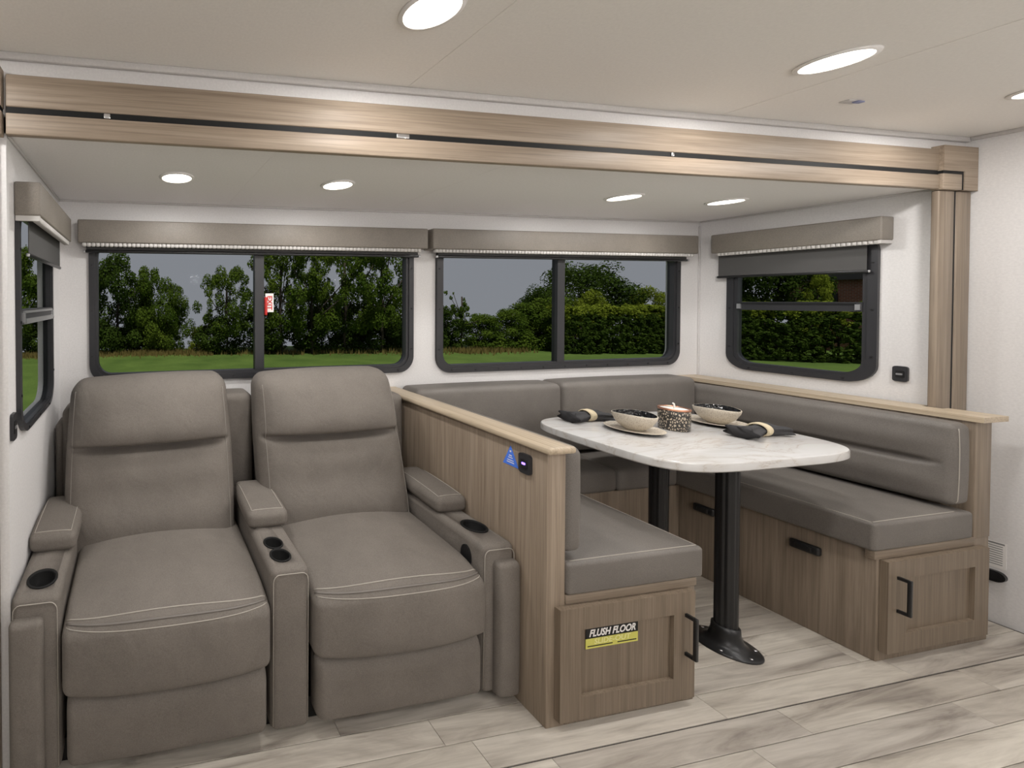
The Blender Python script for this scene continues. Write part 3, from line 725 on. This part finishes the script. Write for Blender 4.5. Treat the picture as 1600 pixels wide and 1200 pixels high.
# ------------------------------------------------------------------ table
ZT = .853
tb = thing('dinette_table', (2.5, 1.55, 0), 'white marble-look dinette table with rounded corners on black pedestal legs', 'table')
def table_outline(i=0):
    out = []; cx, cy, hx, hy = 2.567, 1.554, .527 - i, .330 - i
    for k in range(96):
        g = 2 * math.pi * k / 96; c, s_ = math.cos(g), math.sin(g); e = 2 / 4.6
        out.append((cx + hx * math.copysign(abs(c) ** e, c), cy + hy * math.copysign(abs(s_) ** e, s_)))
    return out
tt = MB(); rings = [(.006, ZT - .038), (0, ZT - .032), (0, ZT - .007), (.0025, ZT - .002), (.008, ZT)]
vs = []; fs_ = []
for i, z in rings: vs += [(x, y, z) for x, y in table_outline(i)]
N = 96
for q in range(len(rings) - 1): fs_ += [(q * N + k, q * N + (k + 1) % N, (q + 1) * N + (k + 1) % N, (q + 1) * N + k) for k in range(N)]
fs_ += [tuple(range(N))[::-1], tuple((len(rings) - 1) * N + k for k in range(N))]
tt.add(vs, fs_, 0, True)
sharp(build('tabletop', tt, MARBLE, tb), 30)
for (x, y) in ((2.50, 1.352), (2.50, 1.585)):
    leg = MB()
    prof = []
    for k in range(48):
        g = 2 * math.pi * k / 48; rr = .032 + (.0018 if k % 4 < 2 else -.0012); prof.append((x + rr * math.cos(g), y + rr * math.sin(g)))
    leg.prism(prof, XY, .06, ZT - .038, smooth=False)
    lo = sharp(build('leg', leg, BLACK_M, tb), 50)
    build('floor_flange', MB().lathe([(.100, .0), (.100, .005), (.094, .009), (.070, .013), (.050, .030), (.042, .062), (.0405, .088), (.034, .090)], x, y, 40), BLACK_M, lo)
    build('top_flange', MB().lathe([(.040, ZT - .085), (.045, ZT - .06), (.085, ZT - .047), (.085, ZT - .038)], x, y, 32), BLACK_M, lo)
    sc = MB()
    for k in range(6):
        g = math.radians(20 + 60 * k); sc.lathe([(.0065, .009), (.006, .0125), (.003, .0135)], x + .083 * math.cos(g), y + .083 * math.sin(g), 8)
    build('flange_screws', sc, CHROME, lo)['kind'] = 'stuff'

# things on the table
def bowl_set(x, y, lp, lb2):
    p = MB().lathe([(.001, ZT + .001), (.055, ZT + .001), (.074, ZT + .004), (.105, ZT + .015), (.107, ZT + .017), (.103, ZT + .017), (.074, ZT + .008), (.001, ZT + .007)], x, y, 48)
    t = build('plate', p, BEIGE, None, lp, 'plate')
    t.data.materials.append(BLACKER)
    for f in t.data.polygons:
        if f.center.z < .010 * S and f.normal.z < -.2: f.material_index = 1
    zb = ZT + .009
    ob = [(.001, 0), (.032, 0), (.037, .003), (.062, .028), (.077, .060), (.080, .076), (.0785, .078)]
    ib = [(.0765, .078), (.0765, .078), (.0735, .066), (.058, .034), (.034, .012), (.001, .009)]
    t2 = thing('bowl', (x, y, zb), lb2, 'bowl')
    wob = lambda v: (v[0], v[1], v[2] + .004 * math.sin(2 * math.atan2(v[1] - y, v[0] - x) + 1) * max(0, (v[2] - zb) / .09))
    build('bowl_body', MB().lathe([(r, zb + z) for r, z in ob + ib[:1]], x, y, 48, xf=wob, caps=(1, 0)), BEIGE, t2)
    build('glaze_lining', MB().lathe([(r, zb + z) for r, z in ib[1:]], x, y, 48, xf=wob, caps=(0, 1)), GLAZE, t2, label='glossy black dimpled lining')
bowl_set(2.385, 1.610, 'beige stoneware plate under the bowl nearer the partition bench', 'beige stoneware bowl with black lining, nearer the partition bench')
bowl_set(2.925, 1.625, 'beige stoneware plate under the bowl nearer the end-wall bench', 'beige stoneware bowl with black lining, nearer the end-wall bench')
cn = thing('candle', (2.612, 1.60, ZT), 'black and beige patterned candle jar with copper rim between the two bowls', 'candle')
cx_, cy_ = 2.612, 1.60
build('jar', MB().lathe([(.050, ZT), (.054, ZT + .004), (.055, ZT + .06), (.055, ZT + .096), (.052, ZT + .100)], cx_, cy_, 40), JAR, cn)
build('rim', MB().lathe([(.049, ZT + .099), (.055, ZT + .097), (.057, ZT + .101), (.056, ZT + .106), (.052, ZT + .107), (.049, ZT + .104)], cx_, cy_, 40, caps=(0, 0)), COPPER, cn)
build('wax', MB().lathe([(.049, ZT + .090), (.049, ZT + .1025), (.001, ZT + .1015)], cx_, cy_, 32), WAX, cn)
build('wick', MB().tube([(cx_, cy_, ZT + .101), (cx_ + .002, cy_, ZT + .114), (cx_ - .002, cy_, ZT + .126), (cx_ - .008, cy_, ZT + .129)], .0035), WAX, cn)
def napkin(x, y, ang, lab, ln=.125):
    t = thing('napkin', (x, y, ZT), lab, 'napkin')
    ca, sa = math.cos(ang), math.sin(ang)
    b = MB(); nt, ns = 24, 40; vs = []; fs = []
    for i in range(nt + 1):
        t_ = -1 + 2 * i / nt
        w = .026 + .026 * abs(t_) ** 1.3 if t_ < 0 else .026 + .034 * t_ ** 1.4
        h = .024 + .004 * abs(t_)
        if t_ > .3: h *= 1 - .35 * (t_ - .3)
        for k_ in range(ns):
            g = 2 * math.pi * k_ / ns
            f = 1 + (.10 + .16 * abs(t_)) * math.sin(5 * g + 2.2 * t_) * .6
            u = ln * t_ + .006 * math.sin(7 * g); v = w * math.cos(g) * f; z = max(ZT + .001, ZT + h + h * math.sin(g) * f)
            vs.append((x + u * ca - v * sa, y + u * sa + v * ca, z))
    for i in range(nt):
        for k_ in range(ns): k2 = (k_ + 1) % ns; fs.append((i * ns + k_, i * ns + k2, (i + 1) * ns + k2, (i + 1) * ns + k_))
    fs += [tuple(range(ns))[::-1], tuple(nt * ns + k_ for k_ in range(ns))]
    b.add(vs, fs, 0, True); build('cloth', b, NAPKIN, t)
    rg = MB(); vs = []; fs = []
    for (u, r) in ((-.020, .029), (-.020, .033), (-.012, .0355), (.0, .0345), (.012, .0355), (.020, .033), (.020, .029)):
        for k_ in range(28):
            g = 2 * math.pi * k_ / 28; v = r * math.cos(g) * 1.05; z = max(ZT + .0005, ZT + .029 + r * math.sin(g) * .9); uu = u + .012
            vs.append((x + uu * ca - v * sa, y + uu * sa + v * ca, z))
    for i in range(6):
        for k_ in range(28): k2 = (k_ + 1) % 28; fs.append((i * 28 + k_, i * 28 + k2, (i + 1) * 28 + k2, (i + 1) * 28 + k_))
    rg.add(vs, fs, 0, True); build('napkin_ring', rg, RING, t, label='beige woven napkin ring')
napkin(2.335, 1.790, .06, 'charcoal cloth napkin in a woven ring beside the partition-side bowl', .115)
napkin(2.87, 1.455, .10, 'charcoal cloth napkin in a woven ring in front of the end-wall-side bowl', .13)

# label and black vent on the right partition wall
wl_ = MB().prism([(1.17, .253), (1.335, .253), (1.335, .372), (1.17, .372)][:0] or [(1.222, .253), (1.31, .253), (1.31, .372), (1.222, .372)], YZ, XW - .0015, XW)
wl_.box(XW - .0022, XW - .0014, 1.226, 1.306, .362, .369, mi=1)
for i in range(9):
    z = .353 - i * .0105; wl_.box(XW - .0022, XW - .0014, 1.230, 1.300 - (.02 if i % 3 == 2 else 0), z - .0018, z + .0018, mi=1)
build('wall_label', wl_, [WHITE, GREYINK], None, 'white printed notice on the wall beside the dinette bench end', 'notice', fix=False)
vt_ = thing('wall_light', (XW, 1.27, .19), 'oval black step light low on the wall beside the dinette bench', 'light')
build('housing', MB().prism(rrect(1.218, 1.325, .190, .240, .0249, 8), YZ, XW - .018, XW), BLACK_M, vt_)
build('bezel', MB().prism(rrect(1.226, 1.317, .197, .233, .0175, 8), YZ, XW - .021, XW - .018), BLACKER, vt_)

# ------------------------------------------------------------------ outdoors: meadow, trees, hedges
ZG = -.9
GRASS, n_, l_, b_ = nmat('mown_grass', (.10, .16, .04), .9, spec=.1)
gv = coords(n_, l_, (1, 1, 1))
g1 = ramp(n_, l_, noise(n_, l_, gv, .8, 6, .6), [(.3, (.060, .105, .022)), (.7, (.105, .165, .036))])
l_.new(mixc(n_, l_, g1, ramp(n_, l_, noise(n_, l_, coords(n_, l_, (1, 1, 1)), 30, 3, .6), [(.3, (.7, .7, .7)), (.7, (1, 1, 1))]), .8), b_.inputs[0])
gx = [-40 + 2.5 * i for i in range(45)]; gy = [-30 + 2.5 * i for i in range(33)]
fall = lambda x, y: ZG - .4 * (max(0, y - 20) + max(0, x - 33) + max(0, -14 - x))          # the meadow lies on a low rise
V = [(x, y, fall(x, y)) for y in gy for x in gx]
build('ground', MB().add(V, [(j * 45 + i, j * 45 + i + 1, j * 45 + i + 46, j * 45 + i + 45) for j in range(32) for i in range(44)], 0, True), GRASS, kind='structure')
def leaf_mat(name, a, c):
    m = bpy.data.materials.new(name); m.use_nodes = True; n = m.node_tree.nodes; l = m.node_tree.links; n.clear()
    o = n.new('ShaderNodeOutputMaterial'); d = n.new('ShaderNodeBsdfDiffuse'); t = n.new('ShaderNodeBsdfTranslucent'); mx = n.new('ShaderNodeMixShader'); mx.inputs[0].default_value = .3
    tc = n.new('ShaderNodeTexCoord'); f = noise(n, l, tc.outputs['Object'], 2.2, 5, .7)
    col = ramp(n, l, f, [(.32, a), (.68, c)])
    l.new(col, d.inputs[0]); l.new(col, t.inputs[0]); l.new(d.outputs[0], mx.inputs[1]); l.new(t.outputs[0], mx.inputs[2]); l.new(mx.outputs[0], o.inputs[0]); return m
LEAF = [leaf_mat('dark_green_leaves', (.026, .048, .010), (.068, .108, .018)), leaf_mat('mid_green_leaves', (.045, .085, .012), (.120, .170, .024)),
        leaf_mat('yellow_green_leaves', (.11, .155, .016), (.25, .30, .04)), leaf_mat('dry_grass', (.16, .13, .045), (.26, .21, .08))]
BARK = painted('dark_bark', (.045, .036, .028), .9, .3, (20, 20, 4))
def leaves(rnd, clumps, n, size):
    """leaf quads scattered through clumps (x, y, z, r)"""
    b = MB(); wt = [c[3] ** 2 for c in clumps]; V = []; Fc = []
    for i in range(n):
        c = rnd.choices(clumps, wt)[0]
        d = Vector((rnd.gauss(0, 1), rnd.gauss(0, 1), rnd.gauss(0, 1))).normalized()
        p = Vector(c[:3]) + d * c[3] * (.55 + .5 * rnd.random() ** .7)
        nn = (d + Vector((rnd.gauss(0, .6), rnd.gauss(0, .6), rnd.gauss(0, .6) + .3))).normalized()
        a = nn.orthogonal().normalized(); g = rnd.random() * 6.28; e = nn.cross(a); a, e = a * math.cos(g) + e * math.sin(g), e * math.cos(g) - a * math.sin(g)
        z = size * (.6 + .8 * rnd.random()); o = len(V)
        V += [p - a * z, p + e * z * .55 + nn * z * .1, p + a * z, p - e * z * .55 + nn * z * .1]; Fc.append((o, o + 1, o + 2, o + 3))
    return b.add(V, Fc)
def make_tree(kind, seed):
    """unit tree: height 1, crown half-width .5"""
    rnd = random.Random(seed); cl = []
    if kind == 'dense':
        for i in range(60):
            z = rnd.uniform(.08, .94); w = .42 * (1 - abs((z - .42) / .60) ** 2.2); g = rnd.random() * 6.28; q = rnd.random() ** .5
            cl.append((w * q * math.cos(g), w * q * math.sin(g), z, rnd.uniform(.06, .12)))
        n, sz, tr = 16000, .0145, .5
    elif kind == 'airy':
        for i in range(70):
            z = rnd.uniform(.22, .96); w = .46 * (1 - abs((z - .55) / .50) ** 2.2) if z < 1 else .1; g = rnd.random() * 6.28; q = rnd.random() ** .4
            cl.append((w * q * math.cos(g), w * q * math.sin(g), z, rnd.uniform(.035, .085)))
        n, sz, tr = 12500, .0125, .75
    elif kind == 'round':
        for i in range(130):
            d = Vector((rnd.gauss(0, 1), rnd.gauss(0, 1), rnd.gauss(0, 1))).normalized()
            q = rnd.uniform(.6, 1); cl.append((.41 * q * d.x, .41 * q * d.y, .50 + .40 * q * d.z, rnd.uniform(.06, .11)))
        n, sz, tr = 17000, .0125, .5
    elif kind == 'bush':
        for i in range(50):
            z = rnd.uniform(.05, .85); w = .42 * (1 - max(0, z - .3) ** 2 * 1.6); g = rnd.random() * 6.28; q = rnd.random() ** .5
            cl.append((w * q * math.cos(g), w * q * math.sin(g), z, rnd.uniform(.07, .15)))
        n, sz, tr = 9500, .021, .2
    else:
        for i in range(26):
            z = rnd.uniform(.35, .97); g = rnd.random() * 6.28; q = rnd.random() * .42
            cl.append((q * math.cos(g), q * math.sin(g), z, rnd.uniform(.02, .06)))
        n, sz, tr = 1300, .019, .9
    cr = leaves(rnd, cl, n, sz)
    tk = MB().tube([(0, 0, 0), (.01, 0, .15), (-.01, .01, .35), (.005, 0, tr)], .016, 7)
    for c in rnd.sample(cl, 9 if kind != 'sparse' else 20):
        z0 = rnd.uniform(.18, tr * .8); tk.tube([(0, 0, z0), (c[0] * .5, c[1] * .5, (z0 + c[2]) / 2), c[:3]], .006, 5)
    return cr, tk
def mesh_of(b, name, mat, smooth=False):
    me = bpy.data.meshes.new(name); me.from_pydata([tuple(v) for v in b.v], [], b.f); me.materials.append(mat)
    if smooth: me.polygons.foreach_set('use_smooth', [True] * len(me.polygons))
    return me
protos = {}
def plant(name, x, y, h, w, kind, tone, lab, cat='tree', grp=None, rot=None):
    key = (kind, tone)
    if key not in protos:
        cr, tk = make_tree(kind, len(protos) + 5); protos[key] = (mesh_of(cr, 'crown', LEAF[tone]), mesh_of(tk, 'trunk', BARK, True))
    t = bpy.data.objects.new(name, None); COL.objects.link(t); t.location = (x * S, y * S, ZG * S); t.scale = (w * S, w * S, h * S)
    t.rotation_euler = (0, 0, rot if rot is not None else random.random() * 6.28); tag(t, lab, cat, grp)
    for nm, me in zip(('crown', 'trunk'), protos[key]):
        o = bpy.data.objects.new(nm, me); COL.objects.link(o); o.parent = t
D1 = 'dense dark green tree in the row across the meadow from the sofa windows'
for x, y, h, w in ((-8.2, 19.6, 4.9, 4.0), (-5.4, 19.5, 4.8, 3.8), (-3.0, 19.7, 4.75, 3.7), (-.95, 19.2, 4.5, 3.5), (.55, 19.2, 3.95, 3.0), (1.55, 18.8, 3.15, 2.3)):
    plant('leafy_tree', x, y, h, w, 'dense', 1 if x < -2 or x > 0 else 0, D1, 'tree', 'dense trees across the meadow')
for x in (-6.8, -4.2, -2.0, -.3, .9): plant('undergrowth_bush', x, 19.6, 1.7, 2.6, 'bush', 0, 'dark undergrowth bush between the trunks of the dense trees', 'bush', 'undergrowth of the dense trees')
plant('leafy_tree', 3.92, 17.9, 3.95, 3.0, 'airy', 1, 'open-crowned green tree standing just past the gap in the tree row')
plant('leafy_bush', 3.6, 18.2, 1.9, 2.4, 'bush', 0, 'dark bush at the foot of the open-crowned tree by the gap', 'bush')
plant('pale_bush', 2.75, 19.2, 1.3, 1.2, 'bush', 2, 'small pale bush in the gap between the trees', 'bush')
for x, y, h, w in ((6.3, 17.4, 5.2, 3.7), (7.6, 17.0, 5.0, 3.3), (9.2, 17.1, 5.4, 3.8), (10.9, 16.9, 5.3, 3.8)):
    plant('branching_tree', x, y, h, w, 'airy', 1, 'tall open tree with visible trunk behind the exit-labelled pane', 'tree', 'tall open trees')
for x, y, h, w in ((5.6, 18.2, 2.2, 3.0), (8.2, 18.0, 2.4, 3.2), (10.6, 18.0, 2.5, 3.4), (12.6, 17.9, 2.6, 3.0)):
    plant('leafy_bush', x, y, h, w, 'bush', 0, 'dark bush filling in beneath the tall open trees', 'bush', 'bushes beneath the tall trees')
plant('leafy_bush', 14.6, 17.5, 2.3, 2.0, 'bush', 0, 'dark bush beside the thin bare-branched tree', 'bush')
plant('thin_tree', 15.3, 17.2, 2.8, 2.0, 'sparse', 1, 'thin bare-branched tree with few leaves against the sky')
for x, y, h, w in ((16.3, 17.4, 1.75, 2.4), (17.5, 17.1, 2.0, 2.3), (18.9, 16.9, 2.3, 2.6), (20.0, 17.0, 2.6, 2.6)):
    plant('leafy_bush', x, y, h, w, 'bush', 1, 'mid green bush in the low row at the far edge of the meadow', 'bush', 'low row of bushes')
plant('round_tree', 20.7, 17.8, 3.4, 3.2, 'round', 0, 'smaller round dark tree beside the big domed tree')
plant('round_tree', 23.2, 17.9, 4.7, 5.2, 'round', 0, 'big domed dark green tree rising behind the hedge')
for x, y, h, w in ((21.2, 16.0, 2.75, 2.0), (24.2, 16.0, 2.9, 2.2), (25.9, 15.7, 3.1, 2.2)):
    plant('bright_tree', x, y, h, w, 'dense', 2, 'bright yellow-green tree right behind the clipped hedge', 'tree', 'bright trees behind the hedge')
plant('branching_tree', 27.6, 15.8, 4.5, 2.4, 'airy', 1, 'open tree near the far end of the hedge')
for x, y, h, w, tn in ((25.4, 14.0, 5.0, 3.4, 0), (27.2, 13.6, 5.2, 3.4, 0), (27.4, 12.9, 4.9, 2.2, 0), (31.0, 10.2, 5.2, 2.4, 0), (31.5, 9.2, 5.2, 3.4, 0)):
    plant('shady_tree', x, y, h, w, 'dense', tn, 'shady dark tree standing behind the end hedge', 'tree', 'shady trees behind the end hedge')
for x, y in ((28.6, 11.2), (29.6, 10.6)): plant('shady_bush', x, y, 2.2, 2.0, 'bush', 0, 'shady bush in front of the brick house', 'bush', 'bushes in front of the brick house')
plant('bright_tree', 26.9, 12.1, 3.3, 1.3, 'airy', 2, 'slim bright yellow-green tree beside the brick house')
def hedge(lab, x0, y0, x1, y1, h, d, seed, n, bright=.5):
    rnd = random.Random(seed); L = math.hypot(x1 - x0, y1 - y0); ux, uy = (x1 - x0) / L, (y1 - y0) / L
    t = thing('hedge', ((x0 + x1) / 2, (y0 + y1) / 2, ZG), lab, 'hedge')
    body, lit_top = [], []
    for i in range(int(L * 260)):
        u = rnd.uniform(0, L); lump = .10 * math.sin(u * 3.1 + seed) + .07 * math.sin(u * 7.7)
        f = rnd.random()
        if f < .55: q, z = -d / 2 + rnd.gauss(0, .05) + lump * .6, rnd.uniform(.05, h)
        elif f < .9: q, z = rnd.uniform(-d / 2, d / 2), h + lump * .5 + rnd.gauss(0, .03)
        else: q, z = d / 2 + rnd.gauss(0, .05), rnd.uniform(.05, h)
        c = (x0 + ux * u - uy * q * -1 * -1, y0 + uy * u + ux * q, ZG + z, rnd.uniform(.05, .11))
        (lit_top if z > h - .22 - .25 * rnd.random() ** 3 - (.5 if rnd.random() < bright * .12 else 0) else body).append(c)
    build('foliage', leaves(rnd, body, n, .045), LEAF[0], t, fix=False)
    build('lit_top_leaves', leaves(rnd, lit_top, n // 2, .045), LEAF[2], t, label='yellow-green leaves along the top, sunlight painted into their colour', fix=False)  # sunlit hedge top put into the leaf colour, above a darker face
    b = MB()
    for i in range(int(L * 3)): x = x0 + ux * (i + .5) / 3; y = y0 + uy * (i + .5) / 3; b.tube([(x, y, ZG), (x + rnd.uniform(-.1, .1), y, ZG + h * .7)], .03, 5)
    build('stems', b, BARK, t)['kind'] = 'stuff'
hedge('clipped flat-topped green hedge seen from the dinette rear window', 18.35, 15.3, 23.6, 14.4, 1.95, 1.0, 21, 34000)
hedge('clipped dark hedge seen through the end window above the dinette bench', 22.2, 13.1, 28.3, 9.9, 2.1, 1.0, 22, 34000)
# dry grass along the foot of the trees
rnd = random.Random(9); b = MB(); V = []; Fc = []
for i in range(9000):
    x = rnd.uniform(-9, 17.5); y = lerp(18.2, 16.2, min(1, max(0, x / 14))) + rnd.gauss(0, .35); a = rnd.random() * 3.14; h = rnd.uniform(.08, .26); w = .03
    if 3.2 < x < 14 and rnd.random() < .8: continue
    o = len(V); V += [(x - w * math.cos(a), y - w * math.sin(a), ZG), (x + w * math.cos(a), y + w * math.sin(a), ZG), (x + rnd.uniform(-.05, .05), y, ZG + h)]; Fc.append((o, o + 1, o + 2))
build('dry_grass', b.add(V, Fc), LEAF[3], None, 'tan strip of dry long grass along the foot of the trees', 'grass', kind='stuff', fix=False)
# brick house glimpsed between the trees
hs = thing('brick_house', (32.5, 12.8, ZG), 'small red brick house glimpsed between the trees through the end window', 'house')
BRICK, n_, l_, b_ = nmat('red_brick', (.22, .08, .05), .9)
bt = n_.new('ShaderNodeTexBrick'); bt.inputs['Scale'].default_value = 4; bt.inputs['Color1'].default_value = (.30, .115, .075, 1); bt.inputs['Color2'].default_value = (.22, .085, .055, 1); bt.inputs['Mortar'].default_value = (.3, .26, .22, 1)
sx_ = n_.new('ShaderNodeSeparateXYZ'); cb_ = n_.new('ShaderNodeCombineXYZ'); l_.new(coords(n_, l_, (1, 1, 1)), sx_.inputs[0])
l_.new(sx_.outputs['Y'], cb_.inputs['X']); l_.new(sx_.outputs['Z'], cb_.inputs['Y']); l_.new(cb_.outputs[0], bt.inputs['Vector']); l_.new(bt.outputs[0], b_.inputs[0])
build('walls', MB().box(31, 35, 10.8, 14.8, ZG - .2, 2.3), BRICK, hs)
build('roof', MB().prism([(10.5, 2.3), (15.1, 2.3), (12.8, 3.8)], YZ, 30.7, 35.3), painted('slate_roof', (.07, .065, .065)), hs)
for yy in (11.6, 13.4): build('window', MB().box(30.96, 31, yy, yy + .8, .6, 1.7), BLACK, hs)
